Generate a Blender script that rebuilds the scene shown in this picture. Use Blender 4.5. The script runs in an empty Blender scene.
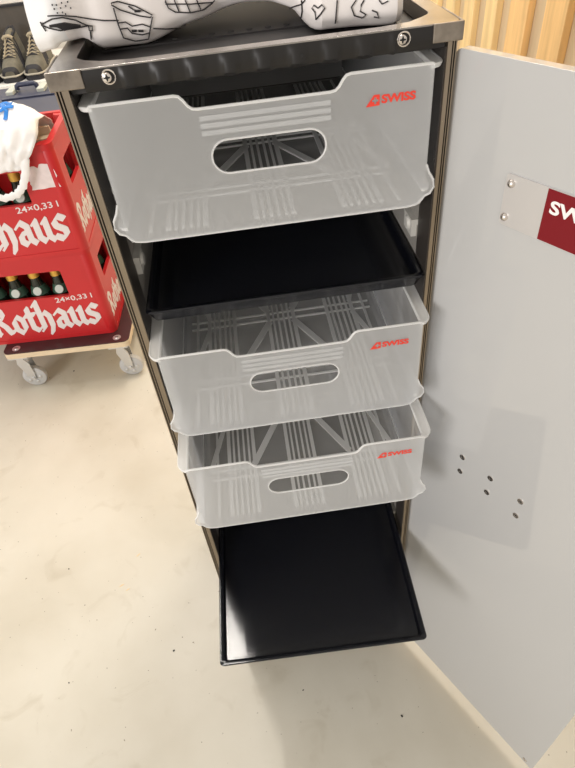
import bpy, bmesh, math, random
from mathutils import Vector, Matrix
from mathutils.geometry import convex_hull_2d
R = random.Random(4)
scene = bpy.context.scene
COL = scene.collection
PI = math.pi

# ---------------------------------------------------------------- camera, world, lights, exposure
cd = bpy.data.cameras.new('camera'); cam = bpy.data.objects.new('camera', cd); COL.objects.link(cam)
cd.sensor_fit = 'VERTICAL'; cd.sensor_height = 36; cd.lens = 27.04; cd.clip_start = .02
MR = Matrix(((.98907092, .14429898, -.03027418), (-.12096415, .67677115, -.72618763), (-.08429944, .72191316, .68682967)))
cam.matrix_world = Matrix.Translation((-.02628, -.46127, 1.13571)) @ MR.to_4x4()
scene.camera = cam
scene.view_settings.view_transform = 'Standard'; scene.view_settings.look = 'None'
scene.view_settings.gamma = 1; scene.view_settings.use_curve_mapping = False
scene.view_settings.exposure = 0.0
w = bpy.data.worlds.new('room_air'); scene.world = w; w.use_nodes = True
w.node_tree.nodes['Background'].inputs[0].default_value = (1.0, .93, .83, 1)
w.node_tree.nodes['Background'].inputs[1].default_value = .74

def tube_light(name, loc, sx, sy, power, col=(1, .94, .86), rot=(0, 0, 0)):
    l = bpy.data.lights.new(name, 'AREA'); l.shape = 'RECTANGLE'; l.size = sx; l.size_y = sy
    l.energy = power; l.color = col
    o = bpy.data.objects.new(name, l); COL.objects.link(o); o.location = loc; o.rotation_euler = rot
    return o
tube_light('ceiling_tube_light', (-.45, .90, 2.9), .022, .50, 13)
tube_light('added_highlight_panel', (-.52, 1.25, 2.9), .46, 1.10, 11.5, (1, .96, .92))  # added panel, placed so its reflection brightens the bottom tray's left strip
tube_light('ceiling_tube_light', (.60, 1.75, 2.9), .30, 1.20, 34, (1, .93, .82))
tube_light('ceiling_tube_light', (-2.0, 2.1, 2.9), .05, 1.20, 8)
tube_light('added_front_fill', (-2.3, -2.2, 1.55), 1.4, 1.2, 60, (1, .98, .97), (math.radians(84), 0, math.radians(-46)))  # added fill from front left for drawer fronts, parcel and door; no real window

# ---------------------------------------------------------------- materials
def mat(name, col, rough=.5, metal=0, spec=.5, noise=0, nscale=20, bump=0, bscale=200, coat=0, stretch=None):
    m = bpy.data.materials.new(name); m.use_nodes = True
    nt = m.node_tree; b = nt.nodes['Principled BSDF']
    b.inputs['Base Color'].default_value = (*col, 1); b.inputs['Roughness'].default_value = rough
    b.inputs['Metallic'].default_value = metal; b.inputs['Specular IOR Level'].default_value = spec
    b.inputs['Coat Weight'].default_value = coat
    if noise or bump:
        tc = nt.nodes.new('ShaderNodeTexCoord'); mp = nt.nodes.new('ShaderNodeMapping')
        nt.links.new(tc.outputs['Object'], mp.inputs[0])
        if stretch: mp.inputs['Scale'].default_value = stretch
    if noise:
        n = nt.nodes.new('ShaderNodeTexNoise'); n.inputs['Scale'].default_value = nscale; n.inputs['Detail'].default_value = 6
        nt.links.new(mp.outputs[0], n.inputs['Vector'])
        r = nt.nodes.new('ShaderNodeValToRGB'); nt.links.new(n.outputs['Fac'], r.inputs[0])
        r.color_ramp.elements[0].position = .3; r.color_ramp.elements[1].position = .7
        r.color_ramp.elements[0].color = (*[c*(1-noise) for c in col], 1)
        r.color_ramp.elements[1].color = (*[min(1, c*(1+noise)) for c in col], 1)
        nt.links.new(r.outputs[0], b.inputs['Base Color'])
    if bump:
        n2 = nt.nodes.new('ShaderNodeTexNoise'); n2.inputs['Scale'].default_value = bscale
        nt.links.new(mp.outputs[0], n2.inputs['Vector'])
        bp = nt.nodes.new('ShaderNodeBump'); bp.inputs['Strength'].default_value = bump; bp.inputs['Distance'].default_value = .001
        nt.links.new(n2.outputs['Fac'], bp.inputs['Height']); nt.links.new(bp.outputs[0], b.inputs['Normal'])
    return m

def plastic_frost(name, col, clear, trans, rough=.3):
    m = bpy.data.materials.new(name); m.use_nodes = True
    nt = m.node_tree; b = nt.nodes['Principled BSDF']; out = nt.nodes['Material Output']
    b.inputs['Base Color'].default_value = (*col, 1); b.inputs['Roughness'].default_value = rough
    tl = nt.nodes.new('ShaderNodeBsdfTranslucent'); tl.inputs[0].default_value = (*col, 1)
    tp = nt.nodes.new('ShaderNodeBsdfTransparent'); tp.inputs[0].default_value = (.97, .98, 1, 1)
    m1 = nt.nodes.new('ShaderNodeMixShader'); m1.inputs[0].default_value = trans
    nt.links.new(b.outputs[0], m1.inputs[1]); nt.links.new(tl.outputs[0], m1.inputs[2])
    m2 = nt.nodes.new('ShaderNodeMixShader'); m2.inputs[0].default_value = clear
    nt.links.new(m1.outputs[0], m2.inputs[1]); nt.links.new(tp.outputs[0], m2.inputs[2])
    nt.links.new(m2.outputs[0], out.inputs[0])
    return m

M = dict(
    frost=plastic_frost('frosted_plastic', (.96, .955, .94), .65, .46),
    frost_clear=plastic_frost('clear_frosted_plastic', (.95, .94, .92), .72, .42),
    frost_thick=plastic_frost('frosted_plastic_thick', (.97, .965, .955), .10, .42),
    logo_red=mat('logo_red', (.80, .05, .03), .45),
    black=mat('black_plastic_tray', (.0045, .005, .008), .15, bump=.07, bscale=900, spec=.5),
    steel=mat('worn_stainless', (.38, .355, .335), .24, 1, noise=.25, nscale=30, bump=.15, bscale=90),
    cap=mat('stained_steel_cap', (.27, .235, .20), .3, 1, noise=.45, nscale=55, bump=.2, bscale=120),
    alu=mat('ribbed_aluminium', (.33, .275, .215), .28, 1, noise=.1, nscale=15),
    alu_dark=mat('dark_anodised_groove', (.055, .047, .042), .4, .5),
    dark_in=mat('dark_inner_strip', (.050, .043, .038), .45, .2),
    fascia=mat('black_fascia', (.014, .0125, .012), .36, .2),
    wall_in=mat('interior_panel', (.30, .28, .255), .55, noise=.06),
    recess=mat('grey_recess', (.030, .028, .029), .5, .2),
    clip=mat('pale_runner', (.60, .58, .54), .45),
    screw=mat('bright_screw', (.75, .70, .66), .25, 1),
    hole=mat('dark_hole', (.01, .01, .01), .6),
    door=mat('door_grey_gloss', (.50, .50, .50), .35, spec=.4, coat=1),
    plate=mat('plate_silver', (.60, .58, .57), .35, .3),
    plate_red=mat('plate_red', (.20, .004, .010), .45, spec=.3),
    white=mat('white_letters', (.88, .86, .85), .5),
    cloth=mat('printed_wrapping', (.95, .89, .86), .6, noise=.03, nscale=8),
    cloth_white=mat('white_wrapping', (.86, .85, .85), .55),
    ink=mat('black_ink', (.025, .022, .024), .6),
    red=mat('crate_red', (.56, .018, .022), .38, noise=.06, nscale=6),
    text_white=mat('crate_white', (.78, .72, .72), .55),
    sticker=mat('torn_paper', (.80, .70, .70), .8, noise=.08, nscale=60),
    glass=mat('bottle_glass', (.012, .016, .010), .08, spec=.6),
    foil=mat('gold_foil', (.72, .42, .08), .35, .6, bump=.4, bscale=200),
    label=mat('bottle_label', (.55, .60, .55), .5),
    green=mat('label_green', (.035, .09, .06), .5),
    ply_top=mat('dark_film_board', (.045, .014, .016), .35, noise=.15),
    ply_edge=mat('plywood_edge', (.74, .60, .42), .6, noise=.12, nscale=40, stretch=(1, 1, 12)),
    caster=mat('grey_caster', (.50, .50, .50), .4),
    zinc=mat('zinc_plate', (.62, .62, .62), .35, .8),
    navy=mat('navy_plastic', (.032, .038, .075), .4, noise=.08, nscale=12),
    latch=mat('grey_latch', (.50, .53, .48), .45),
    shelf=mat('white_shelf', (.84, .83, .80), .4),
    panel=mat('dark_grey_board', (.085, .075, .065), .7, noise=.1),
    boot=mat('olive_suede', (.145, .135, .105), .85, noise=.2, nscale=40),
    boot_dark=mat('boot_dark', (.020, .020, .025), .7),
    boot_rand=mat('boot_rand', (.45, .42, .35), .6),
    boot_lace=mat('boot_lace', (.36, .31, .22), .8),
    bag=mat('white_film', (.90, .885, .88), .35, bump=.5, bscale=25),
    blue=mat('print_blue', (.02, .20, .62), .4),
    wood=mat('pine_board', (.84, .62, .31), .6, noise=.16, nscale=6, stretch=(6, 6, .5)),
    wood_orange=mat('pine_board_orange', (.86, .56, .25), .6, noise=.18, nscale=6, stretch=(6, 6, .5)),
    tan=mat('tan_backing', (.64, .50, .33), .7, noise=.08, nscale=5, stretch=(5, 5, .5)),
    wall=mat('white_plaster', (.86, .84, .80), .8, bump=.2, bscale=60),
    carton=mat('beige_carton', (.62, .52, .38), .8),
)
# floor: sealed pale concrete with soft mottling and small dark specks
def floor_mat():
    m = mat('pale_concrete', (.70, .665, .57), .42); nt = m.node_tree; b = nt.nodes['Principled BSDF']
    tc = nt.nodes.new('ShaderNodeTexCoord')
    def noise(s, d=8, dist=0):
        n = nt.nodes.new('ShaderNodeTexNoise'); n.inputs['Scale'].default_value = s; n.inputs['Detail'].default_value = d
        n.inputs['Distortion'].default_value = dist; nt.links.new(tc.outputs['Object'], n.inputs['Vector']); return n
    def ramp(n, a, ca, z, cz):
        r = nt.nodes.new('ShaderNodeValToRGB'); e = r.color_ramp.elements
        e[0].position = a; e[0].color = (*ca, 1); e[1].position = z; e[1].color = (*cz, 1); nt.links.new(n.outputs['Fac'], r.inputs[0]); return r
    def mul(a, b_):
        x = nt.nodes.new('ShaderNodeMix'); x.data_type = 'RGBA'; x.blend_type = 'MULTIPLY'; x.inputs[0].default_value = 1
        nt.links.new(a, x.inputs[6]); nt.links.new(b_, x.inputs[7]); return x.outputs[2]
    r1 = ramp(noise(4.5), .35, (.585, .545, .455), .65, (.65, .615, .53))
    r2 = ramp(noise(14, 10, .8), .28, (.90, .885, .86), .42, (1, 1, 1))
    r3 = ramp(noise(130, 2), .245, (.38, .34, .30), .262, (1, 1, 1))
    r4 = ramp(noise(2.2, 6, 1.5), .30, (.93, .925, .91), .5, (1, 1, 1))
    nt.links.new(mul(mul(r1.outputs[0], r2.outputs[0]), mul(r3.outputs[0], r4.outputs[0])), b.inputs['Base Color'])
    bp = nt.nodes.new('ShaderNodeBump'); bp.inputs['Strength'].default_value = .1; bp.inputs['Distance'].default_value = .002
    nt.links.new(noise(60).outputs['Fac'], bp.inputs['Height']); nt.links.new(bp.outputs[0], b.inputs['Normal'])
    return m
M['floor'] = floor_mat()

# ---------------------------------------------------------------- helpers
class MB:
    def __init__(s): s.v = []; s.f = []; s.m = []
    def add(s, vs, fs, mi=0):
        o = len(s.v); s.v += [tuple(v) for v in vs]
        for f in fs: s.f.append([o+i for i in f]); s.m.append(mi)
    def box(s, a, b, mi=0, T=None):
        x0, y0, z0 = a; x1, y1, z1 = b
        vs = [(x0,y0,z0),(x1,y0,z0),(x1,y1,z0),(x0,y1,z0),(x0,y0,z1),(x1,y0,z1),(x1,y1,z1),(x0,y1,z1)]
        if T: vs = [T @ Vector(v) for v in vs]
        s.add(vs, [(0,3,2,1),(4,5,6,7),(0,1,5,4),(1,2,6,5),(2,3,7,6),(3,0,4,7)], mi)
    def tube(s, pts, r, n=8, mi=0, closed=False, flat=1.0, nrm=None):
        P = [Vector(p) for p in pts]; N = len(P); rings = []
        rr = r if isinstance(r, (list, tuple)) else [r]*N
        up = Vector((.13, .21, .97)); vs = []
        for i in range(N):
            a = P[(i-1) % N] if closed or i > 0 else P[0]; b = P[(i+1) % N] if closed or i < N-1 else P[-1]
            t = (b-a)
            t = t.normalized() if t.length > 1e-9 else Vector((1, 0, 0))
            u = Vector(nrm) if nrm else up
            x = t.cross(u); 
            if x.length < 1e-3: x = t.cross(Vector((1, 0, 0)))
            x.normalize(); y = x.cross(t)
            for k in range(n):
                q = 2*PI*k/n; vs.append(P[i]+x*math.cos(q)*rr[i]+y*math.sin(q)*rr[i]*flat)
        fs = []
        for i in range(N if closed else N-1):
            j = (i+1) % N
            for k in range(n): fs.append((i*n+k, i*n+(k+1) % n, j*n+(k+1) % n, j*n+k))
        if not closed: fs.append(tuple(range(n-1, -1, -1))); fs.append(tuple((N-1)*n+k for k in range(n)))
        s.add(vs, fs, mi)
    def lathe(s, prof, n=20, mi=0, T=None, ax='z'):
        vs = []
        for r, h in prof:
            for k in range(n):
                q = 2*PI*k/n; a, b = r*math.cos(q), r*math.sin(q)
                v = Vector((a, b, h) if ax == 'z' else ((a, h, b) if ax == 'y' else (h, a, b)))
                vs.append(T @ v if T else v)
        fs = [(i*n+k, i*n+(k+1) % n, (i+1)*n+(k+1) % n, (i+1)*n+k) for i in range(len(prof)-1) for k in range(n)]
        fs.append(tuple(range(n-1, -1, -1))); fs.append(tuple((len(prof)-1)*n+k for k in range(n)))
        s.add(vs, fs, mi)
    def grid(s, f, nu, nv, mi=0, closed_v=False, mif=None):
        vs = [f(i/nu, j/nv) for i in range(nu+1) for j in range(nv+1)]
        o = len(s.v); s.v += [tuple(v) for v in vs]
        for i in range(nu):
            for j in range(nv):
                a = i*(nv+1)+j; s.f.append([o+a, o+a+1, o+a+nv+2, o+a+nv+1]); s.m.append(mif(i, j) if mif else mi)
    def flat(s, loops, th, F, mi=0):
        """filled 2-D outlines (first outer, others holes) extruded by th; F maps (u, v, h) to a point"""
        cu = bpy.data.curves.new('t', 'CURVE'); cu.dimensions = '2D'; cu.fill_mode = 'BOTH'; cu.extrude = th/2
        for L in loops:
            sp = cu.splines.new('POLY'); sp.points.add(len(L)-1); sp.use_cyclic_u = True
            for p, q in zip(sp.points, L): p.co = (q[0], q[1], 0, 1)
        s._curve(cu, th, F, mi)
    def text(s, body, size, th, F, mi=0, bold=0, spacing=1, shear=0):
        cu = bpy.data.curves.new('t', 'FONT'); cu.body = body; cu.size = size; cu.extrude = th/2; cu.offset = bold
        cu.space_character = spacing; cu.shear = shear; cu.resolution_u = 4
        s._curve(cu, th, F, mi)
    def _curve(s, cu, th, F, mi):
        o = bpy.data.objects.new('t', cu); COL.objects.link(o)
        dg = bpy.context.evaluated_depsgraph_get(); me = bpy.data.meshes.new_from_object(o.evaluated_get(dg))
        s.add([F(v.co.x, v.co.y, v.co.z+th/2) for v in me.vertices], [tuple(p.vertices) for p in me.polygons], mi)
        bpy.data.objects.remove(o); bpy.data.curves.remove(cu); bpy.data.meshes.remove(me)
    def build(s, name, mats, parent=None, smooth=False, bevel=0, seg=2, loc=None, weld=True, solid=0, sub=0):
        if not isinstance(mats, (list, tuple)): mats = [mats]
        me = bpy.data.meshes.new(name); me.from_pydata(s.v, [], s.f)
        for m in mats: me.materials.append(m)
        for p, mi in zip(me.polygons, s.m): p.material_index = mi
        bm = bmesh.new(); bm.from_mesh(me)
        if weld: bmesh.ops.remove_doubles(bm, verts=bm.verts, dist=1e-5)
        bmesh.ops.recalc_face_normals(bm, faces=bm.faces); bm.to_mesh(me); bm.free()
        if smooth:
            me.polygons.foreach_set('use_smooth', [True]*len(me.polygons))
            me.set_sharp_from_angle(angle=math.radians(38))
        o = bpy.data.objects.new(name, me); COL.objects.link(o)
        if parent: o.parent = parent
        if loc: o.location = loc
        if solid: md = o.modifiers.new('solid', 'SOLIDIFY'); md.thickness = solid
        if bevel:
            md = o.modifiers.new('bevel', 'BEVEL'); md.width = bevel; md.segments = seg; md.limit_method = 'ANGLE'; md.angle_limit = math.radians(40)
        if sub: md = o.modifiers.new('sub', 'SUBSURF'); md.levels = sub; md.render_levels = sub
        return o

def thing(name, label, cat, loc=(0, 0, 0), rz=0, group=None):
    o = bpy.data.objects.new(name, None); COL.objects.link(o); o.location = loc; o.rotation_euler = (0, 0, rz)
    o.empty_display_size = .05
    return tag(o, label, cat, group)
def tag(o, label, cat, group=None):
    o['label'] = label; o['category'] = cat
    if group: o['group'] = group
    return o
def struct(o): o['kind'] = 'structure'; return o
def copy_tree(root, label=None):
    c = root.copy(); COL.objects.link(c)
    if label: c['label'] = label
    for ch in list(root.children):
        d = ch.copy(); COL.objects.link(d); d.parent = c
        for g in list(ch.children):
            e = g.copy(); COL.objects.link(e); e.parent = d
    return c
def rrect(x0, z0, x1, z1, r, n=5):
    out = []
    for cx, cz, a0 in ((x1-r, z0+r, -90), (x1-r, z1-r, 0), (x0+r, z1-r, 90), (x0+r, z0+r, 180)):
        for k in range(n+1):
            a = math.radians(a0+90*k/n); out.append((cx+r*math.cos(a), cz+r*math.sin(a)))
    return out
def smooth_poly(P, it=2):
    for _ in range(it):
        Q = []
        for i in range(len(P)):
            a, b = P[i], P[(i+1) % len(P)]
            Q.append((a[0]*.75+b[0]*.25, a[1]*.75+b[1]*.25)); Q.append((a[0]*.25+b[0]*.75, a[1]*.25+b[1]*.75))
        P = Q
    return P
XZ = lambda y: (lambda u, v, h: (u, y-h, v))          # facing -y

# ---------------------------------------------------------------- the setting
b = MB(); b.box((-4, -2.2, -.05), (3, 5.2, 0)); struct(b.build('floor', M['floor']))
b = MB(); b.box((-4, 2.62, 0), (1.2, 2.72, 2.95)); struct(b.build('wall_back', M['wall']))
b = MB()
b.box((.925, .2, 0), (.96, 2.62, 2.95), 1)
edges = [(2.2, 2.1), (2.0, 1.9), (1.795, 1.70), (1.6, 1.47), (1.365, 1.24), (1.14, 1.03), (.93, .82), (.72, .61), (.50, .40), (2.42, 2.31)]
for i, (y1, y0) in enumerate(edges):
    b.box((.902, y0, 0), (.925, y1, 2.95), 2 if i in (3, 4) else 0)
struct(b.build('wall_right', [M['wood'], M['tan'], M['wood_orange']], bevel=.002))

# ---------------------------------------------------------------- service trolley
def fit_text(mb, body, x0, x1, z0, z1, th, F, mi=0, bold=0, shear=0):
    t = MB(); t.text(body, 1, 1, lambda u, v, h: (u, v, h), 0, bold, 1.0, shear)
    xs = [p[0] for p in t.v]; ys = [p[1] for p in t.v]; ax, bx, ay, by = min(xs), max(xs), min(ys), max(ys)
    mb.add([F(x0+(p[0]-ax)/(bx-ax)*(x1-x0), z0+(p[1]-ay)/(by-ay)*(z1-z0), p[2]*th) for p in t.v], t.f, mi)

cart = thing('service_trolley', 'tall metal service trolley standing open with its grey door swung to the right', 'trolley', (0, .2, 0))
def cb(mb, name, mats, **k):
    o = mb.build(name, mats, cart, **k); o.location = (0, -.2, 0); return o
X0 = .1485
for s in (-1, 1):
    b = MB()
    xs = lambda a, c: (min(s*a, s*c), max(s*a, s*c))
    def strip(a, c, y0, mi, y1=.03):
        if s > 0: a, c = [.1386+(e-.1386)*.69 for e in (a, c)]
        p, q = xs(a, c); b.box((p, y0, .022), (q, y1, 1.0175), mi)
    strip(.1485, .1473, -.001, 0); strip(.1473, .1462, .0035, 1); strip(.1462, .1452, 0, 0); strip(.1452, .1440, .003, 1)
    strip(.1440, .1396, .0005, 0); strip(.1396, .1386, -.0007, 0)
    cb(b, 'post', [M['alu'], M['alu_dark']])
    b = MB(); p, q = xs(.1386, .1378); b.box((p, .001, .036), (q, .034, 1.0135)); cb(b, 'seal_strip', M['dark_in'])
    b = MB(); p, q = xs(.1485 if s < 0 else .1454, .1386); b.box((p, .030, .022), (q, .392, 1.0175)); sp = cb(b, 'side_panel', M['wall_in'])
    for z in (.997, .9275, .857, .803, .779, .735, .651, .600, .505, .43, .362, .26, .18, .10):
        b = MB()
        prof = [(.1386, z-.006), (.1325, z-.003), (.1318, z), (.1386, z)]
        vs = [(s*x, y, zz) for y in (.036, .38) for x, zz in prof]
        b.add(vs, [(0, 1, 2, 3), (7, 6, 5, 4), (0, 4, 5, 1), (1, 5, 6, 2), (2, 6, 7, 3), (3, 7, 4, 0)])
        if z in (.857, .505, .735):
            b.lathe([(.0001, 0), (.006, .0005), (.0085, .004), (.0085, .007)], 14, 0, Matrix.Translation((s*.1305, .052, z-.010)) @ Matrix.Rotation(s*PI/2, 4, 'Y'))
            b.box((min(s*.1386, s*.1335), .040, z-.020), (max(s*.1386, s*.1335), .066, z-.001))
        r = b.build('runner', M['clip'], sp, smooth=True)
b = MB(); b.box((-X0, .392, .022), (.1454, .40, 1.0175)); cb(b, 'back_panel', M['dark_in'])
b = MB(); b.box((-.1384, .001, .022), (.1384, .391, .034)); cb(b, 'bottom_panel', M['alu'])
# top: stainless frame around a dark sunken tray
b = MB()
hole = [(-.1335, .385), (.1335, .385), (.1335, .036), (.131, .029), (.124, .022), (.112, .0125), (.09, .0085), (-.09, .0085), (-.112, .0125), (-.126, .021), (-.1325, .030), (-.1335, .038)]
b.flat([rrect(-.149, -.003, .1466, .402, .007), hole], .0115, lambda u, v, h: (u, v, 1.0185+h))
cb(b, 'top_frame', M['steel'], bevel=.0012, smooth=True)
b = MB(); b.box((-.1384, .0045, 1.0125), (.1384, .391, 1.0180))
b.box((-.125, .094, 1.018), (.125, .112, 1.0192))
for i in range(15): b.lathe([(.0028, 0), (.0024, .0008), (.001, .0009)], 10, 1, Matrix.Translation((-.112+i*.016, .103, 1.0191)))
cb(b, 'top_recess', [M['recess'], M['hole']])
b = MB()
def fas(u, v):
    x = -.126+.252*u; k = 2*PI*(x+.126)/.0245
    wave = .0016*max(-.4, math.sin(k)) if abs(x) < .098 else 0
    return x, wave
n = 160; vs = []
for i in range(n+1):
    x, wv = fas(i/n, 0)
    vs += [(x, .004, 1.0145), (x, -.0022, 1.0140-wv*.5), (x, -.0040-wv, 1.0165), (x, -.0040-wv, 1.0255), (x, -.0030, 1.0290), (x, .004, 1.0290)]
fs = [(i*6+k, i*6+(k+1) % 6, (i+1)*6+(k+1) % 6, (i+1)*6+k) for i in range(n) for k in range(6)] + [tuple(range(6)), tuple(n*6+k for k in range(6))]
b.add(vs, fs); b.lathe([(.0012, 0), (.001, .0004)], 8, 1, Matrix.Translation((.030, -.0054, 1.0215)) @ Matrix.Rotation(PI/2, 4, 'X'))
fa = cb(b, 'front_rail', [M['fascia'], M['hole']], smooth=True)
for x in (-.1085, .1030):
    b = MB(); T = Matrix.Translation((x, -.0042, 1.0234)) @ Matrix.Rotation(PI/2, 4, 'X')
    b.tube([(x+.0012+.0046*math.cos(a*PI/10), -.0046, 1.0234+.0046*math.sin(a*PI/10)) for a in range(20)], .0006, 6, 0, True)
    b.lathe([(.0001, .0012), (.0011, .0012), (.0013, .0022), (.0030, .0018), (.0035, .0008), (.0035, 0)][::-1], 18, 0, T)
    b.box((-.0022, -.0005, .0019), (.0022, .0005, .0026), 1, T); b.box((-.0005, -.0022, .0019), (.0005, .0022, .0026), 1, T)
    b.build('screw', [M['screw'], M['hole']], fa, smooth=True)
for s in (-1, 1):
    xo = .1505 if s < 0 else .1480
    b = MB(); x0, x1 = sorted((s*.1255, s*xo))
    b.box((x0, -.0050, 1.0178), (x1, -.0028, 1.0305)); x0, x1 = sorted((s*(xo-.0017), s*(xo+.0003))); b.box((x0, -.0045, 1.0178), (x1, .045, 1.0305))
    cb(b, 'corner_cap', M['cap'], bevel=.0009)
for x in (-.125, .125):
    for y in (.03, .37):
        b = MB(); b.lathe([(.012, 0), (.014, .003), (.014, .0225), (.010, .0225)], 16); o = cb(b, 'foot', M['fascia'], smooth=True); o.location = (x, y-.2, 0)
# door, hinged on the right front edge
DA = -1.06
b = MB(); b.flat([rrect(-.0105, .034, .2925, 1.0110, .006)], .009, lambda u, v, h: (u, .009-h, v))
door = b.build('door', M['door'], cart, bevel=.0025, seg=3, smooth=True); door.location = (.1525, -.203, 0); door.rotation_euler = (0, 0, DA)
door['label'] = 'light grey inner face of the open door'
F = lambda y: (lambda u, v, h: (u, y-h, v))
b = MB()
b.flat([rrect(.0535, .8925, .235, .9345, .003)], .0014, F(0), 0)
b.flat([[(.0905, .8930), (.2, .8930), (.2, .9340), (.0905, .9340)]], .0003, F(-.0014), 1)
fit_text(b, 'SWISS', .0950, .1430, .9160, .9265, .0002, F(-.0017), 2, bold=.03)
pl = b.build('nameplate', [M['plate'], M['plate_red'], M['white']], door); pl['label'] = 'silver and dark red nameplate'
for u, v in ((.0590, .9275), (.0582, .8995), (.2295, .9275), (.2295, .8995)):
    b = MB(); b.lathe([(.0034, 0), (.0032, .0012), (.0022, .0024), (.0006, .0029)], 14, 0, Matrix.Translation((u, -.0014, v)) @ Matrix.Rotation(PI/2, 4, 'X')); b.build('rivet', M['screw'], door, smooth=True)
for u, v in ((.062, .5975), (.0625, .572), (.102, .598), (.102, .572), (.142, .598), (.142, .5715), (.2775, .044)):
    b = MB(); T = Matrix.Translation((u, 0, v)) @ Matrix.Rotation(PI/2, 4, 'X')
    b.lathe([(.0038, 0), (.0036, .0009), (.0016, .0009), (.0014, .0003)], 14, 0, T); b.lathe([(.0015, 0), (.0014, .0005)], 10, 1, T)
    b.build('rivet', [M['screw'], M['hole']], door)
for z in (.16, .52, .88):
    b = MB(); b.lathe([(.0034, -.03), (.0034, .03)], 12); h = cb(b, 'hinge', M['alu_dark'], smooth=True); h.location = (.1500, .026-.2, z)

# ---------------------------------------------------------------- frosted drawers
def make_drawer(label):
    # front panel outline, right half then mirrored
    H = .112
    half = [(.0, 0), (.1150, 0), (.1225, .0012), (.1268, .0048), (.1288, .0080), (.1338, .0100), (.1366, .0150), (.1358, .0215), (.1315, .0285), (.1288, .0355), (.1288, .1108), (.1275, .1120),
            (.066, .1120), (.0625, .1112), (.0600, .1085), (.0570, .1040), (.0540, .1016), (.050, .1010), (0, .1010)]
    out = half + [(-x, z) for x, z in half[::-1] if x > 0]
    hole = rrect(-.0455, .0500, .0455, .0765, .01315, 8)
    b = MB(); b.flat([out, hole], .0022, XZ(.0022))
    for z in (.0815, .0870, .0925): b.box((-.050, -.0004, z), (.050, .0001, z+.0034))
    fp = b
    top = [p for p in half if p[1] > .1005 and p[0] >= 0]; tt = top[::1] + [(-x, z) for x, z in top[::-1] if x > 0]
    b = MB(); b.tube([(x, .0010, z) for x, z in tt], .0012, 8)
    b.tube([(x, .0009, z) for x, z in hole], .0009, 8, closed=True)
    low = [p for p in half if .001 <= p[1] < .05 and p[0] > .119]
    bot = low[::-1] + [(.115, 0), (-.115, 0)] + [(-x, z) for x, z in low]
    b.tube([(x, .0010, z) for x, z in bot], .0010, 6)
    for s in (-1, 1):
        def lip(z0, z1, k=1.0):
            P = [(.1262, .0002), (.1290, .0004), (.1325, .0022), (.1352, .0055), (.1370, .010), (.1375, .016), (.1375, .378), (.1265, .378)]
            P = [(s*(.1285+(x-.1285)*k if x > .1285 else x), y) for x, y in P]
            b.flat([P], z1-z0, lambda u, v, h: (u, v, z0+h))
        lip(.1086, .1110); lip(.0125, .0150, .8)
        b.tube([(s*.1370, .014, .1104), (s*.1370, .376, .1104)], .0011, 6)
        b.tube([(s*.1272, .003, .1112), (s*.1272, .376, .1112)], .0011, 6)
        b.tube([(s*.1285, .001, .1108), (s*.1322, .0028, .1108), (s*.1350, .006, .1106), (s*.1366, .010, .1105), (s*.1370, .014, .1104)], .0011, 6)
    b.box((-.1372, .374, .1085), (.1372, .384, .112))
    rm = b
    b = MB()
    for s in (-1, 1):
        b.box((min(s*.1270, s*.1288), .0024, .004), (max(s*.1270, s*.1288), .376, .1085))
        b.box((min(s*.1288, s*.1330), .004, .0130), (max(s*.1288, s*.1330), .370, .0148))
        for i in range(9): b.box((min(s*.1288, s*.1296), .04+i*.038, .006), (max(s*.1288, s*.1296), .0415+i*.038, .105))
    b.box((-.1270, .374, .004), (.1270, .376, .1085))
    b.box((-.1262, .0024, 0), (.1262, .376, .0018))
    for s in (-1, 1):                                            # cove where floor meets the sides
        vs = [(s*x, y, z) for y in (.0024, .376) for x, z in ((.1200, .0018), (.1250, .0030), (.1270, .0060), (.1288, .0060), (.1262, 0))]
        b.add(vs, [(0, 1, 2, 3, 4), (9, 8, 7, 6, 5)] + [(k, (k+1) % 5, 5+(k+1) % 5, 5+k) for k in range(5)])
    t = b.build('drawer', M['frost_clear'], cart); t['label'] = label
    fp.build('front_panel', M['frost'], t); rm.build('rim', M['frost_thick'], t, smooth=True)
    b = MB()
    def rib(x0, y0, x1, y1, wd=.0014, h=.0018):
        d = Vector((x1-x0, y1-y0)); L = d.length; a = math.atan2(d.y, d.x)
        b.box((0, -wd/2, 0), (L, wd/2, h), 0, Matrix.Translation((x0, y0, .0018)) @ Matrix.Rotation(a, 4, 'Z'))
    for g in (-.078, 0, .078):
        for k in (-.0165, -.010, -.0035, .0035, .010, .0165): rib(g+k, .012, g+k, .366, .0046 if abs(k) > .012 else .0026)
    for sx in (-1, 1): rib(sx*.110, .012, sx*.110, .366, .003)
    for y in (.075, .19, .305):
        for k in (-.007, .007): rib(-.118, y+k, .118, y+k, .0022)
    for s in (-1, 1):
        for y0, y1 in ((.075, .19), (.305, .19)):
            q = .012 if y0 > y1 else -.012
            rib(s*.016, y1+q, s*.062, y0-q, .008, .0016)
            rib(s*.094, y1+q, s*.118, y0-q, .006, .0016)
    b.build('floor_ribs', M['frost_thick'], t)
    # red tail fin with a cross, then the lettering
    b = MB(); fx, fz = .0770, .0872
    fin = [(fx, fz), (fx+.0105, fz+.0004), (fx+.0105, fz+.0082), (fx+.0060, fz+.0082)]
    cxr, czr, q, e = fx+.0072, fz+.0040, .0008, .0024
    cross = [(cxr-q, czr-e), (cxr+q, czr-e), (cxr+q, czr-q), (cxr+e, czr-q), (cxr+e, czr+q), (cxr+q, czr+q), (cxr+q, czr+e), (cxr-q, czr+e), (cxr-q, czr+q), (cxr-e, czr+q), (cxr-e, czr-q), (cxr-q, czr-q)]
    b.flat([fin, cross], .0003, XZ(-.0001))
    fit_text(b, 'SWISS', .0890, .1155, .0886, .0950, .0003, XZ(-.0001), 0, bold=.04)
    lg = b.build('logo', M['logo_red'], t); lg['label'] = 'red tail fin logo with lettering'
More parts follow.
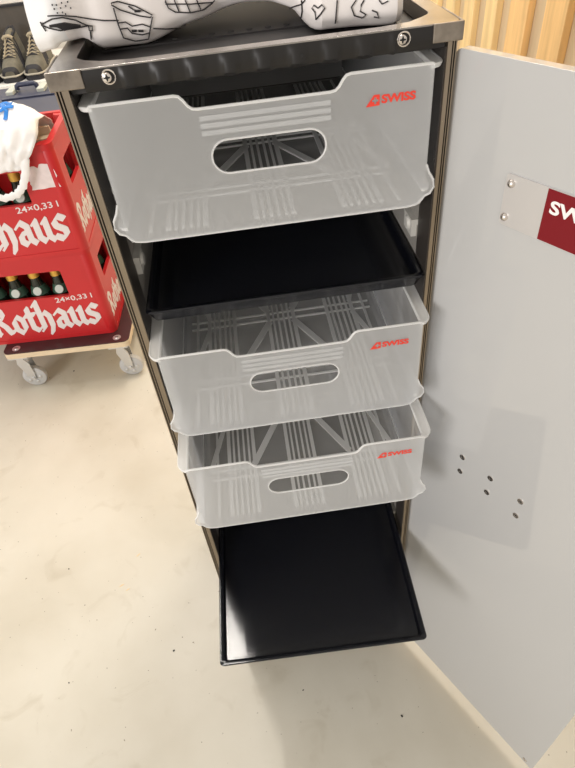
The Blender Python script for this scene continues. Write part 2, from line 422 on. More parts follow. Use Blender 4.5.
    return t
spots = [(.0000, -.004, .8930, -.006, 'frosted plastic drawer at the top of the trolley, above both black trays'),
         (-.0002, -.033, .6740, -.006, 'middle frosted drawer, directly under the upper black tray'),
         (.0010, -.069, .5475, -.006, 'lowest of the three frosted drawers, just above the bottom black tray')]
d0 = make_drawer(spots[0][4])
for i, (x, y, z, a, lb) in enumerate(spots):
    if i == 0: d = d0
    else:
        d = d0.copy(); COL.objects.link(d); d.parent = cart; d['label'] = lb
        for ch in list(d0.children):
            e = ch.copy(); COL.objects.link(e); e.parent = d
    d.location = (x, y-.2, z); d.rotation_euler = (0, 0, a)

# ---------------------------------------------------------------- black trays
def make_tray(label, D):
    t = thing('black_tray', label, 'tray', group='black trays in the trolley')
    W = .1352; b = MB()
    rings = [(.006, 0, .008), (.0045, .0012, .008), (.0012, .0105, .007), (0, .0125, .006), (.0012, .0138, .006), (.0052, .0138, .005), (.0066, .0128, .005), (.0085, .0050, .006)]
    n = None; vs = []
    for ins, z, r in rings:
        P = rrect(-W+ins, ins, W-ins, D-ins, r, 5); n = len(P); vs += [(x, y, z) for x, y in P]
    fs = [(i*n+k, i*n+(k+1) % n, (i+1)*n+(k+1) % n, (i+1)*n+k) for i in range(len(rings)-1) for k in range(n)]
    fs.append(tuple(range(n-1, -1, -1)))
    b.add(vs, fs); b.build('tray_rim', M['black'], t, smooth=True)
    b = MB(); b.flat([rrect(-W+.0084, .0084, W-.0084, D-.0084, .006, 5)], .0015, lambda u, v, h: (u, v, .0036+h))
    b.build('tray_floor', M['black'], t)
    return t
t1 = make_tray('black tray under the top drawer, above the middle frosted drawer', .37); t1.location = (.0015, -.0045, .8060); t1.rotation_euler = (0, 0, -.006)
t2 = copy_tree(t1, 'black tray pulled furthest out at the bottom of the trolley'); t2.location = (-.0072, -.1615, .3580); t2.rotation_euler = (0, 0, -.026)

# ---------------------------------------------------------------- printed wrapping on top of the trolley
def lerp_tab(T, x):
    if x <= T[0][0]: return T[0][1]
    for (a, p), (b, q) in zip(T, T[1:]):
        if x <= b:
            k = (x-a)/(b-a); k = k*k*(3-2*k)
            return p+(q-p)*k
    return T[-1][1]
YF = [(-.205,.115),(-.19,.085),(-.175,.070),(-.15,.064),(-.12,.076),(-.09,.086),(-.05,.098),(-.02,.115),(.02,.113),(.042,.075),(.055,.052),(.08,.052),(.112,.046),(.119,.054)]
ZB = [(-.205,1.036),(-.19,1.026),(-.175,1.024),(-.158,1.027),(-.15,1.0312),(-.135,1.0312),(-.12,1.021),(-.09,1.0185),(-.04,1.028),(0,1.034),(.035,1.032),(.05,1.0195),(.11,1.0185),(.119,1.0185)]
HH = [(-.205,.03),(-.19,.06),(-.16,.09),(-.10,.115),(0,.125),(.09,.12),(.110,.112),(.119,.095)]
def bag_pt(x, t):
    yf = lerp_tab(YF, x); zb = lerp_tab(ZB, x); h = lerp_tab(HH, x)
    P = [(yf+.10, zb+.002), (yf+.022, zb), (yf+.003, zb+.007), (yf+.001, zb+.022), (yf+.010, zb+.06*h/.12), (yf+.045, zb+.85*h), (yf+.13, zb+h), (.30, zb+.95*h), (.375, zb+.5*h), (.37, zb+.05)]
    n = len(P)-1; s = min(max(t, 0), .99999)*n; i = int(s); k = s-i
    p0 = P[max(i-1,0)]; p1 = P[i]; p2 = P[i+1]; p3 = P[min(i+2,n)]
    c = [.5*((2*p1[j])+(-p0[j]+p2[j])*k+(2*p0[j]-5*p1[j]+4*p2[j]-p3[j])*k*k+(-p0[j]+3*p1[j]-3*p2[j]+p3[j])*k**3) for j in (0,1)]
    return (x, c[0], c[1])
def bs(x, t, off=0):
    p = Vector(bag_pt(x, t))
    e = .002; dx = Vector(bag_pt(x+e, t))-Vector(bag_pt(x-e, t)); dt = Vector(bag_pt(x, min(t+e, 1)))-Vector(bag_pt(x, max(t-e, 0)))
    n = dx.cross(dt).normalized()
    return p+n*off
t = thing('wrapped_parcel', 'white wrapping printed with black food doodles lying on top of the trolley', 'parcel', (0, .2, 1.0185))
b = MB(); XA, XB = -.169, .119
def gf(u, v):
    x = XA+(XB-XA)*u; p = bs(x, v); 
    return p+Vector((0, 0, 1))*.0012*math.sin(40*u+9*v)*v if .2 < v else p
NU, NV = 90, 60
b.grid(gf, NU, NV, mif=lambda i, j: 1 if XA+(XB-XA)*i/NU < -.146 else 0)
for i in (0, NU):                                                # end caps
    b.f.append([i*(NV+1)+j for j in range(NV+1)]); b.m.append(1 if i == 0 else 0)
b.f.append([i*(NV+1) for i in range(NU+1)] + [i*(NV+1)+NV for i in range(NU, -1, -1)]); b.m.append(0)
DOODLES = [(1,[(-0.1588,0.3327),(-0.1576,0.3124),(-0.1565,0.2925)]),(1,[(-0.1577,0.3245),(-0.1535,0.3182),(-0.1495,0.3158),(-0.1459,0.3159),(-0.1423,0.3154),(-0.1383,0.3057),(-0.1342,0.2956),(-0.131,0.2914),(-0.1278,0.2967),(-0.1252,0.3061)]),(1,[(-0.1587,0.3211),(-0.1531,0.2881),(-0.1496,0.2704),(-0.1463,0.2613),(-0.142,0.2606),(-0.1378,0.2589),(-0.1341,0.2576),(-0.1303,0.2753),(-0.1265,0.3016)]),(1,[(-0.1265,0.3016),(-0.1237,0.312),(-0.1242,0.2901),(-0.1266,0.2787),(-0.1265,0.3016)]),(1,[(-0.1261,0.2765),(-0.127,0.219)]),(1,[(-0.1519,0.3319),(-0.1475,0.3267),(-0.1433,0.324),(-0.1401,0.3193),(-0.1368,0.3143),(-0.1336,0.3108),(-0.1304,0.3157),(-0.1272,0.3263),(-0.1239,0.3358),(-0.1189,0.3381),(-0.1139,0.3337),(-0.1088,0.3319),(-0.1038,0.3302)]),(1,[(-0.1059,0.3734),(-0.1014,0.3753),(-0.0973,0.3713),(-0.0931,0.367),(-0.0887,0.3621),(-0.0849,0.3526),(-0.0811,0.3409),(-0.0772,0.3262),(-0.0791,0.3214),(-0.0828,0.3296),(-0.0865,0.3359),(-0.0902,0.3423),(-0.0937,0.3475),(-0.0972,0.3523),(-0.1006,0.3568),(-0.1034,0.3631),(-0.1062,0.3693),(-0.1059,0.3734)]),(1,[(-0.1053,0.3626),(-0.1051,0.3492),(-0.1048,0.334),(-0.1046,0.3153),(-0.1038,0.2888),(-0.1032,0.2496),(-0.0991,0.2323),(-0.095,0.2134),(-0.0897,0.2155),(-0.0844,0.2112),(-0.0825,0.2489),(-0.0808,0.2784),(-0.0791,0.3022),(-0.0775,0.3201)]),(1,[(-0.105,0.3225),(-0.099,0.3236),(-0.0944,0.3065),(-0.0904,0.3083),(-0.0863,0.3086),(-0.0799,0.2815)]),(1,[(-0.1045,0.2989),(-0.0985,0.3002),(-0.0957,0.2713),(-0.0919,0.2644),(-0.0881,0.256),(-0.0823,0.256)]),(1,[(-0.0941,0.364),(-0.0902,0.3536),(-0.085,0.3478)]),(1,[(-0.0785,0.2711),(-0.0739,0.2519),(-0.0694,0.2269),(-0.0656,0.2065),(-0.0616,0.1826),(-0.0579,0.1427)]),(1,[(-0.0652,0.3438),(-0.0639,0.321),(-0.059,0.2919),(-0.055,0.2796),(-0.0511,0.2671),(-0.0471,0.2549),(-0.0417,0.2494),(-0.0363,0.2444),(-0.0326,0.2541),(-0.029,0.2616),(-0.0261,0.2716)]),(1,[(-0.0581,0.3342),(-0.057,0.3126),(-0.0558,0.2821)]),(1,[(-0.0494,0.3205),(-0.0482,0.2947),(-0.0471,0.2549)]),(1,[(-0.0407,0.308),(-0.0387,0.2529)]),(1,[(-0.0656,0.3367),(-0.0618,0.3293),(-0.0579,0.3215),(-0.0539,0.3138),(-0.0499,0.3067),(-0.0459,0.2996),(-0.0415,0.2939),(-0.0371,0.2882),(-0.0326,0.2786),(-0.028,0.2651)]),(1,[(-0.065,0.3461),(-0.0655,0.3392)]),(1,[(-0.054,0.1657),(-0.052,0.1751),(-0.054,0.1657)]),(1,[(0.0352,0.1386),(0.0385,0.2102),(0.0426,0.2753),(0.0455,0.3178)]),(1,[(0.0428,0.2977),(0.043,0.2729),(0.0433,0.24),(0.043,0.1642)]),(1,[(0.0668,0.3343),(0.0663,0.317),(0.0657,0.2939),(0.0653,0.2665),(0.0652,0.2276)]),(1,[(0.0514,0.2583),(0.051,0.2973),(0.0493,0.3099),(0.0506,0.3224),(0.0529,0.3154),(0.0551,0.3265),(0.0569,0.3147),(0.054,0.292),(0.0514,0.2583)]),(1,[(0.0815,0.3294),(0.0775,0.3083),(0.0799,0.2673),(0.0862,0.2484),(0.0891,0.2684),(0.0845,0.2875),(0.0853,0.3125),(0.0876,0.3278)]),(1,[(0.0934,0.2892),(0.0972,0.277),(0.099,0.2419),(0.0952,0.2516)]),(1,[(0.0986,0.3255),(0.1008,0.3116),(0.1052,0.3202)]),(1,[(-0.146,0.3518),(-0.1461,0.346)]),(1,[(-0.1447,0.3374),(-0.1448,0.3311)]),(1,[(-0.1402,0.364),(-0.1403,0.3588)]),(1,[(-0.1418,0.3508),(-0.1418,0.3452)]),(1,[(-0.1381,0.3529),(-0.1382,0.3476)]),(1,[(-0.1361,0.3621),(-0.1362,0.3572)]),(1,[(-0.1413,0.3357),(-0.1413,0.3295)]),(1,[(-0.1396,0.3287),(-0.1396,0.3223)]),(1,[(-0.1466,0.3647),(-0.1467,0.3593)]),(1,[(-0.1439,0.3621),(-0.144,0.3567)]),(1,[(-0.1352,0.3437),(-0.1353,0.3381)]),(2,[(-0.09,0.3511),(-0.0861,0.3488)]),(2,[(-0.0956,0.286),(-0.0917,0.283)]),(2,[(-0.0902,0.2817),(-0.0863,0.2764)]),(2,[(-0.1526,0.2946),(-0.1472,0.2897),(-0.1421,0.2901),(-0.1388,0.282),(-0.1354,0.2729),(-0.132,0.2722)]),(2,[(-0.1514,0.2902),(-0.1468,0.2865),(-0.1424,0.2838),(-0.1376,0.2748),(-0.1328,0.2695)]),(2,[(-0.1503,0.288),(-0.1464,0.2832),(-0.1427,0.2771),(-0.1382,0.2719),(-0.1336,0.268)]),(2,[(-0.1491,0.2881),(-0.143,0.2702),(-0.1387,0.269),(-0.1344,0.2677)]),(2,[(-0.148,0.2881),(-0.1434,0.2628),(-0.1392,0.266),(-0.1352,0.2687)])]
for wd, L in DOODLES:
    P = [bs(x, v, .0011) for x, v in L]; nn = (bs(L[0][0], L[0][1], .01)-bs(L[0][0], L[0][1], 0)).normalized()
    if (nn.y > 0): nn = -nn
    b.tube(P, .00052*(2.0 if wd == 2 else 1), 6, 2, flat=1)
o = b.build('wrapping', [M['cloth'], M['cloth_white'], M['ink']], t, smooth=True); o.location = (0, -.2, -1.0185)

# ---------------------------------------------------------------- dolly under the crates
YAW = -.051
def loc_at(corner, yaw, w, d):
    rt = Matrix.Rotation(yaw, 2); v = rt @ Vector((-w/2, d/2)); return (corner[0]+v.x, corner[1]+v.y)
DW, DD = .362, .288
cx, cy = loc_at((-.405, .862), YAW, DW, DD)
t = thing('wheeled_dolly', 'low plywood dolly on four grey casters under the red crates', 'dolly', (cx, cy, 0), YAW)
b = MB(); b.flat([rrect(-DW/2, -DD/2, DW/2, DD/2, .018)], .0165, lambda u, v, h: (u, v, .1205+h)); o = b.build('board', M['ply_edge'], t); o['label'] = 'pale plywood edge'
b = MB(); b.flat([rrect(-DW/2+.0008, -DD/2+.0008, DW/2-.0008, DD/2-.0008, .0175)], .0026, lambda u, v, h: (u, v, .137+h)); o = b.build('anti_slip_top', M['ply_top'], t); o['label'] = 'dark brown top film'
for sx in (-1, 1):
    for sy in (-1, 1):
        x, y = sx*(DW/2-.036), sy*(DD/2-.022)
        b = MB(); b.lathe([(.0115, .1396), (.0115, .1408), (.007, .1410), (.006, .1426), (.0005, .1430)], 18, 0, Matrix.Translation((x, y, 0))); b.box((x-.005, y-.0009, .1428), (x+.005, y+.0009, .1433), 1)
        b.build('bolt', [M['zinc'], M['hole']], t, smooth=True)
        xw = x + .010
        c = MB(); c.box((x-.028, y-.022, .1165), (x+.028, y+.022, .1205)); c.lathe([(.016, .1085), (.016, .1165)], 16, 0, Matrix.Translation((x, y, 0)))
        for q in (-.0155, .0125):
            c.flat([smooth_poly([(-.018, .112), (.020, .112), (.024, .034), (.012, .026), (.004, .040)], 1)], .003, lambda u, v, h, q=q: (x+u, y+q+h, v))
        co = c.build('caster', M['zinc'], t, smooth=True)
        c = MB(); c.lathe([(.010, -.010), (.028, -.010), (.0340, -.007), (.0352, 0), (.0340, .007), (.028, .010), (.010, .010)], 28, 0, None, 'y')
        c.lathe([(.006, -.018), (.006, .018)], 10, 1, None, 'y')
        for k in range(5):
            a = k*2*PI/5; c.lathe([(.0055, -.0116), (.0045, -.0122)], 8, 1, Matrix.Translation((.018*math.cos(a), 0, .018*math.sin(a))), 'y')
        wo = c.build('wheel', [M['caster'], M['zinc']], co, smooth=True); wo.location = (x+.014, y, .0354)

# ---------------------------------------------------------------- blackletter lettering, drawn with a broad nib
GLYPH = {
 'R': (.74, [[(.20, .90), (.19, .10), (.06, .05)], [(.02, .80), (.14, .93), (.34, .94), (.56, .84), (.58, .66), (.46, .54), (.26, .50)], [(.36, .50), (.52, .30), (.60, .08), (.74, .12)], [(.06, .28), (.22, .06)]]),
 'o': (.48, [[(.24, .58), (.09, .44), (.09, .16), (.24, .02), (.39, .16), (.39, .44), (.24, .58)]]),
 't': (.36, [[(.16, .80), (.15, .14), (.28, .03), (.36, .08)], [(.01, .56), (.34, .58)]]),
 'h': (.52, [[(.02, .86), (.13, .96), (.12, .08), (.04, .02)], [(.13, .44), (.30, .60), (.41, .46), (.41, .12), (.30, -.12)]]),
 'a': (.52, [[(.08, .50), (.22, .60), (.37, .48), (.37, .12), (.48, .02)], [(.37, .36), (.12, .28), (.10, .10), (.20, .02), (.37, .14)]]),
 'u': (.52, [[(.02, .52), (.10, .58), (.10, .14), (.22, .02), (.38, .16)], [(.32, .52), (.39, .58), (.39, .12), (.50, .02)]]),
 's': (.42, [[(.40, .52), (.24, .60), (.09, .48), (.12, .36), (.34, .24), (.35, .10), (.20, .01), (.02, .10)]]),
}
def blackletter(mb, word, x0, x1, z0, z1, slope, F, mi=0):
    tot = sum(GLYPH[c][0] for c in word)+.03*len(word); sx = (x1-x0)/tot; sz = (z1-z0)
    nib = Vector((.074, .058)); x = 0; cnt = 0
    for ch in word:
        wd, strokes = GLYPH[ch]
        for st in strokes:
            for (ax, az), (bx, bz) in zip(st, st[1:]):
                pts = []
                for px, pz in ((ax, az), (bx, bz)):
                    for s in (-1, 1):
                        for s2 in (-1, 1): pts.append((px+s*nib.x+s2*.022, pz+s*nib.y-s2*.022))
                hull = convex_hull_2d([Vector(p) for p in pts]); P = [pts[i] for i in hull]
                P = [(x0+(x+p[0])*sx, z0+p[1]*sz+slope*(x+p[0])*sx) for p in P]; cnt += 1; th = .0005+cnt*.000015
                n = len(P); mb.add([F(u, v, 0) for u, v in P]+[F(u, v, th) for u, v in P], [tuple(range(n, 2*n)), tuple(range(n-1, -1, -1))]+[(k, (k+1) % n, n+(k+1) % n, n+k) for k in range(n)], mi)
        x += wd+.03

CW, CD, CH = .400, .235, .272
def make_crate(label):
    t = thing('beer_crate', label, 'crate', group='stacked red beer crates')
    b = MB(); x, y = CW/2, CD/2
    hf = rrect(-.110, .140, .110, .218, .006); hs = rrect(-.055, .150, .055, .215, .006)
    wf = rrect(-x+.012, .004, x-.012, CH-.004, .002, 2); ws = rrect(-y+.012, .004, y-.012, CH-.004, .002, 2)
    b.flat([wf, hf], .010, lambda u, v, h: (u, -y+.0015+h, v)); b.flat([wf, hf], .010, lambda u, v, h: (u, y-.0015-h, v))
    b.flat([ws, hs], .010, lambda u, v, h: (x-.0015-h, u, v)); b.flat([ws, hs], .010, lambda u, v, h: (-x+.0015+h, u, v))
    for sx in (-1, 1):
        for sy in (-1, 1): b.lathe([(.016, 0), (.018, .004), (.018, CH-.006), (.016, CH-.002)], 24, 0, Matrix.Translation((sx*(x-.018), sy*(y-.018), 0)))
    b.box((-x+.01, -y+.01, .004), (x-.01, y-.01, .010))
    for z0, z1, e in ((.0, .010, .0), (CH-.014, CH-.0005, .0012)):
        b.flat([rrect(-x-e, -y-e, x+e, y+e, .019), rrect(-x+.014, -y+.014, x-.014, y-.014, .008)], z1-z0, lambda u, v, h, z0=z0: (u, v, z0+h))
    for k in range(1, 6): b.box((-x+.012+k*(CW-.024)/6-.001, -y+.012, .01), (-x+.012+k*(CW-.024)/6+.001, y-.012, .07))
    for k in range(1, 4): b.box((-x+.012, -y+.012+k*(CD-.024)/4-.001, .01), (x-.012, -y+.012+k*(CD-.024)/4+.001, .07))
    b.build('crate_shell', M['red'], t, smooth=True)
    b = MB(); Ff = lambda u, v, h: (u, -y+.0015-.0002-h, v)
    blackletter(b, 'Rothaus', -.142, .172, .026, .126, .055, Ff)
    fit_text(b, '24×0,33 l', .066, .168, .108+.022, .138+.010, .0005, lambda u, v, h: (u, Ff(u, v, h)[1], v-.012+(u-.066)*.05), 0, bold=.012)
    Fs = lambda u, v, h: (x-.0015+.0002+h, u, v)
    blackletter(b, 'Rothaus', -.092, .092, .040, .110, 0, Fs); 
    o = b.build('lettering', M['text_white'], t); o['label'] = 'white blackletter lettering'
    return t
ca = make_crate('lower red beer crate, standing directly on the dolly'); cx, cy = loc_at((-.4415, .9115), YAW, CW, CD)
ca.location = (cx, cy, .1397); ca.rotation_euler = (0, 0, YAW)
cb2 = copy_tree(ca, 'upper red beer crate, with torn white sticker and plastic bag in it'); ux, uy = loc_at((-.434, .900), -.01, CW, CD)
cb2.location = (ux, uy, .1397+CH+.0003); cb2.rotation_euler = (0, 0, -.01)
b = MB(); P = []
for i in range(40):
    a = i/40
    e = R.uniform(-.0035, .0035)
    if a < .25: P.append((.126+(a/.25)*.068, .172+e*.3))
    elif a < .5: P.append((.194+e-.006*(a-.25)/.25, .172+(a-.25)/.25*.052))
    elif a < .75: P.append((.188-(a-.5)/.25*.062, .226+e*1.6-.01*(a-.5)))
    else: P.append((.126+e, .220-(a-.75)/.25*.048))
b.flat([P], .0006, lambda u, v, h: (u-.004, -CD/2+.0012-h, v+.001)); o = b.build('torn_sticker', M['sticker'], cb2); o['label'] = 'torn white paper sticker remains'

# bottles standing in the crates
def make_bottle(label):
    t = thing('beer_bottle', label, 'bottle')
    b = MB(); b.lathe([(.022, 0), (.029, .003), (.030, .01), (.030, .105), (.027, .125), (.019, .148), (.0145, .168), (.0130, .20), (.0130, .226)], 20); b.build('glass_body', M['glass'], t, smooth=True)
    b = MB(); b.lathe([(.0148, .176), (.0140, .200), (.0136, .224), (.0150, .227), (.0150, .234), (.012, .2365), (.0005, .237)], 20); b.build('gold_foil', M['foil'], t, smooth=True)
    b = MB(); b.lathe([(.0303, .030), (.0303, .095)], 20); b.build('paper_label', M['label'], t, smooth=True)
    b = MB(); b.lathe([(.0262, .1285), (.0222, .140), (.0185, .1515)], 20, 1); 
    b.lathe([(.012, -.003), (.0115, .0010)], 14, 0, Matrix.Translation((0, -.0232, .1410)) @ Matrix.Rotation(math.radians(62), 4, 'X'))
    b.build('neck_label', [M['label'], M['green']], t, smooth=True)
    return t
b0 = None
ORD = ['first', 'second', 'third', 'fourth', 'fifth', 'sixth']
for cr, nm, yaw in ((ca, 'lower', YAW), (cb2, 'upper', -.01)):
    for k in range(6):
        lb = 'gold-foiled beer bottle in front row of the %s crate, %s from the right' % (nm, ORD[k])
        o = make_bottle(lb) if b0 is None else copy_tree(b0, lb)
        if b0 is None: b0 = o
        p = Matrix.Rotation(yaw, 3, 'Z') @ Vector((.140-.0603*k, -CD/2+.0435, .0105)); o.location = Vector(cr.location)+p; o['group'] = 'beer bottles in the %s crate' % nm
    for j in (1, 2):
        lb = 'gold-foiled beer bottle by the right wall of the %s crate, %s from the front' % (nm, ORD[j])
        o = copy_tree(b0, lb); p = Matrix.Rotation(yaw, 3, 'Z') @ Vector((.152, -CD/2+.0435+.0615*j, .0105)); o.location = Vector(cr.location)+p; o['group'] = 'beer bottles in the %s crate' % nm

# small beige carton in the upper crate
t = thing('drink_carton', 'small beige carton upright in the upper red crate beside the white bag', 'carton', (-.470, .985, .4225+.0005), .1)
b = MB(); b.box((-.022, -.03, .0), (.022, .03, .255)); b.build('carton_box', M['carton'], t, bevel=.003)
b = MB(); b.box((-.022, -.004, .255), (.022, .004, .272)); b.build('carton_flap', M['carton'], t, bevel=.001)

# ---------------------------------------------------------------- white plastic bag hanging over the crate rim
t = thing('plastic_bag', 'crumpled white plastic bag with blue print hanging over the upper red crate', 'bag', (-.62, .96, .69))
def bag2(u, v):
    x = -.80+u*.352
    prof = [(.886, .640), (.882, .668), (.882, .695), (.896, .738), (.925, .760), (.98, .752), (1.02, .715), (1.04, .66)]
    n = len(prof)-1; s = min(v, .9999)*n; i = int(s); k = s-i
    y = prof[i][0]*(1-k)+prof[i+1][0]*k; z = prof[i][1]*(1-k)+prof[i+1][1]*k
    x -= max(0, u-.55)/.45*.055*max(0, .735-z)/.095 if v < .62 else 0
    e = 1-max(0, (u-.85)/.15)**2*.25
    z = .640+(z-.640)*e
    r = .0045*math.sin(23*u+11*v)+.0018*math.sin(61*u-17*v+1)+.0008*math.sin(97*u+49*v)
    if v < .42: y -= abs(r)*.9+.001; x += r*.4
    else: z += r
    return (x, y, z)
b = MB(); b.grid(bag2, 60, 40); o = b.build('bag_film', M['bag'], t, smooth=True, solid=.0012); o.location = (.62, -.96, -.69)
b = MB()
loop = [(-.492, .882, .665), (-.503, .878, .635), (-.519, .877, .607), (-.540, .876, .590), (-.570, .876, .585), (-.605, .877, .597), (-.635, .879, .625), (-.650, .883, .662)]
Q = []
for i in range(len(loop)-1):
    for k in range(4): Q.append(Vector(loop[i]).lerp(Vector(loop[i+1]), k/4)+Vector((0, -.002*abs(math.sin(i*4+k)), .0015*math.sin(3*(i*4+k)))))
Q.append(Vector(loop[-1]))
b.tube(Q, [.0085]*len(Q), 10, flat=.30, nrm=(0, 1, 0)); o = b.build('bag_handle', M['bag'], t, smooth=True); o.location = (.62, -.96, -.69)
b = MB()
for st in ([(.60, .50), (.66, .60), (.74, .63), (.80, .58)], [(.62, .44), (.68, .52), (.76, .55), (.82, .52)], [(.58, .40), (.66, .45), (.72, .48)], [(.70, .66), (.76, .52), (.74, .44)], [(.64, .62), (.68, .50), (.66, .40)]):
    P = []
    for (a, c), (d, e) in zip(st, st[1:]):
        for k in range(5):
            p = Vector(bag2(a+.08+(d-a)*k/5, c+.02+(e-c)*k/5)); P.append(p+Vector((0, -.0016, .0028)))
    b.tube(P, .0046, 8, flat=.25, nrm=(0, -.5, .85))
o = b.build('blue_print', M['blue'], t, smooth=True); o.location = (.62, -.96, -.69)

# ---------------------------------------------------------------- navy box behind the crates
t = thing('storage_box', 'navy plastic box with light grey latches behind the crates', 'box', (-.70, 1.345, 0))
b = MB(); b.flat([rrect(-.285, -.165, .285, .165, .02)], .598, lambda u, v, h: (u, v, h)); b.build('box_body', M['navy'], t, bevel=.004, smooth=True)
b = MB(); b.flat([rrect(-.292, -.172, .292, .172, .025)], .055, lambda u, v, h: (u, v, .5985+h)); b.box((-.20, -.12, .6535), (.26, .02, .6575)); b.box((.03, .045, .6535), (.19, .075, .6575)); b.build('lid', M['navy'], t, bevel=.006, seg=3, smooth=True)
for x in (.045, .135):
    b = MB(); b.box((x-.011, .105, .640), (x+.011, .160, .664)); b.box((x-.011, .085, .6535), (x+.011, .108, .6645)); b.build('latch', M['latch'], t, bevel=.002)
b = MB(); b.tube([(.060, .12, .660), (.062, .12, .668), (.068, .12, .672), (.112, .12, .672), (.118, .12, .668), (.120, .12, .660)], .007, 10); b.build('lid_handle', M['navy'], t, smooth=True)

# ---------------------------------------------------------------- white shelf with boots
SZ = .527
t = thing('low_shelf', 'low white shelf by the back wall carrying dark walking boots', 'shelf', (-1.02, 2.31, 0))
b = MB(); b.box((-.50, -.23, SZ-.035), (.50, .27, SZ)); b.build('shelf_board', M['shelf'], t, bevel=.003)
for s in (-1, 1):
    b = MB(); b.box((s*.49-.01, -.22, 0), (s*.49+.01, .26, SZ-.035)); b.build('side_frame', M['shelf'], t)
b = MB(); b.box((-.48, -.2, .18), (.48, .25, .2)); b.build('lower_board', M['shelf'], t)
t = thing('dark_board', 'dark grey board leaning upright behind the boots on the white shelf', 'board', (-1.04, 2.44, SZ))
b = MB(); b.box((-.25, -.012, .0002), (.262, .012, .204)); b.build('panel', M['panel'], t, bevel=.003)
b = MB()
for sx in (-.25, .262): b.box((sx-.006, -.015, .0002), (sx+.006, .015, .207))
b.box((-.25, -.015, .199), (.262, .015, .207)); b.build('edge_frame', M['boot_dark'], t)

def tab(T, s):
    for (a, p), (c, q) in zip(T, T[1:]):
        if s <= c: k = (s-a)/(c-a); return p+(q-p)*k
    return T[-1][1]
WT = [(0, .022), (.04, .036), (.12, .045), (.28, .050), (.45, .043), (.62, .037), (.85, .037), (.95, .030), (1, .018)]
HT = [(0, .040), (.06, .052), (.15, .062), (.30, .078), (.42, .100), (.55, .130), (.68, .148), (.85, .150), (1, .140)]
LEN = .285
def boot_sec(s, a, o=0):
    wv, h = tab(WT, s)+o, tab(HT, s)+o
    c, sn = math.cos(a), math.sin(a)
    n = .62
    x = wv*(abs(c)**n)*(1 if c >= 0 else -1)*(1-.32*max(0, sn)*min(1, s*1.6)); z = .020+(h-.020)*abs(sn)**.75
    return Vector((x, s*LEN, z))
def make_boot(label):
    t = thing('walking_boot', label, 'boot', group='walking boots on the shelf')
    b = MB(); n, m = 30, 18; vs = [boot_sec(i/n, PI*j/m) for i in range(n+1) for j in range(m+1)]
    fs = [(i*(m+1)+j, i*(m+1)+j+1, (i+1)*(m+1)+j+1, (i+1)*(m+1)+j) for i in range(n) for j in range(m)]
    fs += [tuple(range(m+1)), tuple(n*(m+1)+j for j in range(m+1)), tuple([i*(m+1) for i in range(n+1)]+[i*(m+1)+m for i in range(n, -1, -1)])]
    b.add(vs, fs); b.build('upper', M['boot'], t, smooth=True)
    out = [(tab(WT, i/24)*1.06+.002, i/24*(LEN+.008)-.004) for i in range(25)]; out = out+[(-x, y) for x, y in out[::-1]]
    b = MB(); b.flat([out], .0205, lambda u, v, h: (u, v, h)); b.build('sole', M['boot_dark'], t)
    b = MB(); b.tube([(x*1.0, y, .0225) for x, y in out], .0034, 8, closed=True); b.build('rand', M['boot_rand'], t, smooth=True)
    b = MB(); vs = [boot_sec(i*.022, PI*j/m, .0012) for i in range(4) for j in range(m+1)]
    b.add(vs, [(i*(m+1)+j, i*(m+1)+j+1, (i+1)*(m+1)+j+1, (i+1)*(m+1)+j) for i in range(3) for j in range(m+1-1)]); b.build('toe_cap', M['boot_dark'], t, smooth=True)
    b = MB(); ring = [boot_sec(.72+.20*math.sin(q), PI/2+.55*math.cos(q), .004) for q in [2*PI*k/20 for k in range(20)]]
    b.add(ring+[sum(ring, Vector())/20-Vector((0, 0, .004))], [(k, (k+1) % 20, 20) for k in range(20)]); b.tube(ring, .006, 8, closed=True); b.build('collar', M['boot_dark'], t, smooth=True)
    b = MB(); tg = [boot_sec(s, PI/2+a, .003) for s in (.26, .36, .46, .54) for a in (-.28, -.1, .1, .28)]
    b.add(tg, [(i*4+j, i*4+j+1, i*4+j+5, i*4+j+4) for i in range(3) for j in range(3)])
    b.build('tongue', M['boot_dark'], t, solid=.003)
    b = MB(); b.tube([boot_sec(.535, PI/2+a, .009) for a in (-.45, -.2, 0, .2, .45)], .008, 8); b.build('tongue_tip', M['boot_lace'], t, smooth=True)
    b = MB()
    for k in range(5):
        s = .27+.055*k
        b.tube([boot_sec(s, PI/2-.5, .004), boot_sec(s+.02, PI/2, .007), boot_sec(s+.05, PI/2+.5, .004)], .0022, 6)
        b.tube([boot_sec(s+.05, PI/2-.5, .004), boot_sec(s+.02, PI/2, .009), boot_sec(s, PI/2+.5, .004)], .0022, 6)
    b.tube([boot_sec(.50, PI/2+.1, .010), boot_sec(.40, PI/2+.12, .010), boot_sec(.30, PI/2+.2, .008), boot_sec(.26, PI/2+.3, .006)], .003, 6)
    b.build('lace', M['boot_lace'], t, smooth=True)
    for side in (0, 1):
        b = MB()
        for k in range(3):
            s = .42+.10*k
            f = (lambda a: a) if side == 0 else (lambda a: PI-a)
            b.tube([boot_sec(s, f(1.05), .002), boot_sec(s-.03, f(.7), .003), boot_sec(s-.09, f(.35), .002), boot_sec(s-.13, f(.12), .002)], .0052, 6, flat=.4)
        b.build('side_stripe', M['boot_dark'], t, smooth=True)
    return t
bt = make_boot('dark olive walking boot nearest the printed parcel, right of the others')
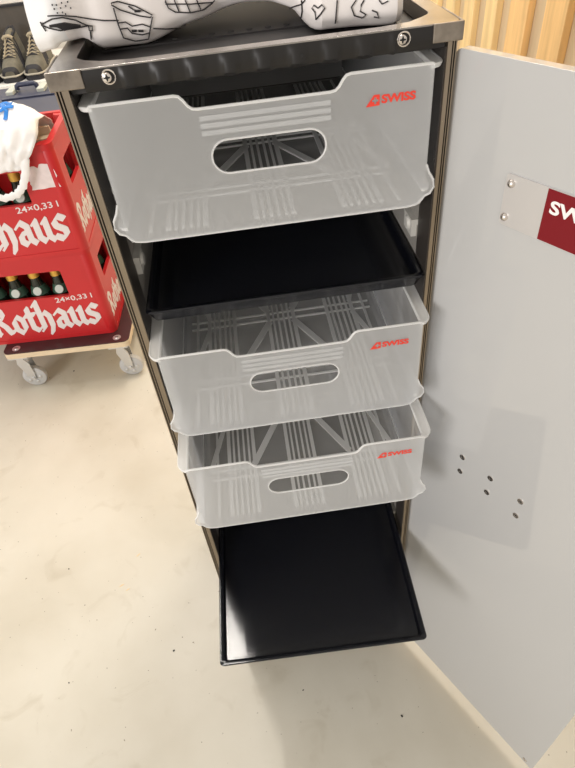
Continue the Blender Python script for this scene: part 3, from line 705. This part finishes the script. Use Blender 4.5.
bt.location = (-.762, 2.105, SZ+.0003); bt.rotation_euler = (0, 0, -.03); bt.scale = (.84, .95, .95)
for x, lb in ((-.850, 'dark olive walking boot in the middle of the three on the shelf'), (-.938, 'walking boot cut off by the left edge of the photo, on the shelf')):
    o = copy_tree(bt, lb); o.location = (x, 2.105, SZ+.0003); o.rotation_euler = (0, 0, .03)

# ---------------------------------------------------------------- small litter on the floor
def crumb(name, label, cat, x, y, L, wd, ang, m, group):
    b = MB(); n = 7
    P = [(L*math.cos(2*PI*k/n)*R.uniform(.75, 1.1), wd*math.sin(2*PI*k/n)*R.uniform(.75, 1.1)) for k in range(n)]
    vs = [(u, v, .0001) for u, v in P]+[(u*.9, v*.9, wd*.6) for u, v in P]+[(0, 0, wd*.9)]
    b.add(vs, [tuple(range(n-1, -1, -1))]+[(k, (k+1) % n, n+(k+1) % n, n+k) for k in range(n)]+[(n+k, n+(k+1) % n, 2*n) for k in range(n)])
    o = b.build(name, m); o.location = (x, y, 0); o.rotation_euler = (0, 0, ang); tag(o, label, cat, group)
for x, y, L, a, lb in ((-.404, .190, .0062, .5, 'longer of two close yellow wood splinters left of the trolley on the floor'), (-.390, .178, .0048, .45, 'shorter of two close yellow wood splinters left of the trolley on the floor'), (-.373, .258, .0058, .7, 'single yellow wood splinter on the floor behind the close pair')):
    crumb('wood_splinter', lb, 'splinter', x, y, L, .0011, a, M['wood'], 'wood splinters on the floor')
for x, y, L, lb in ((-.527, .250, .0022, 'dark crumb on open floor at far left, level with the lowest drawer'), (-.047, -.076, .0020, 'dark crumb on the floor just under the front edge of the bottom tray'), (-.288, .033, .0024, 'dark crumb on the floor just left of the bottom tray corner'),
                    (-.617, .935, .0030, 'dark crumb on the floor between the two front dolly wheels'), (.119, -.144, .0024, 'dark crumb on the shaded floor between bottom tray and door'), (-.489, .004, .0018, 'small dark crumb on the floor at far left near the photo bottom')):
    crumb('floor_crumb', lb, 'crumb', x, y, L, L*.7, R.uniform(0, 3), M['hole'], 'dark crumbs on the floor')
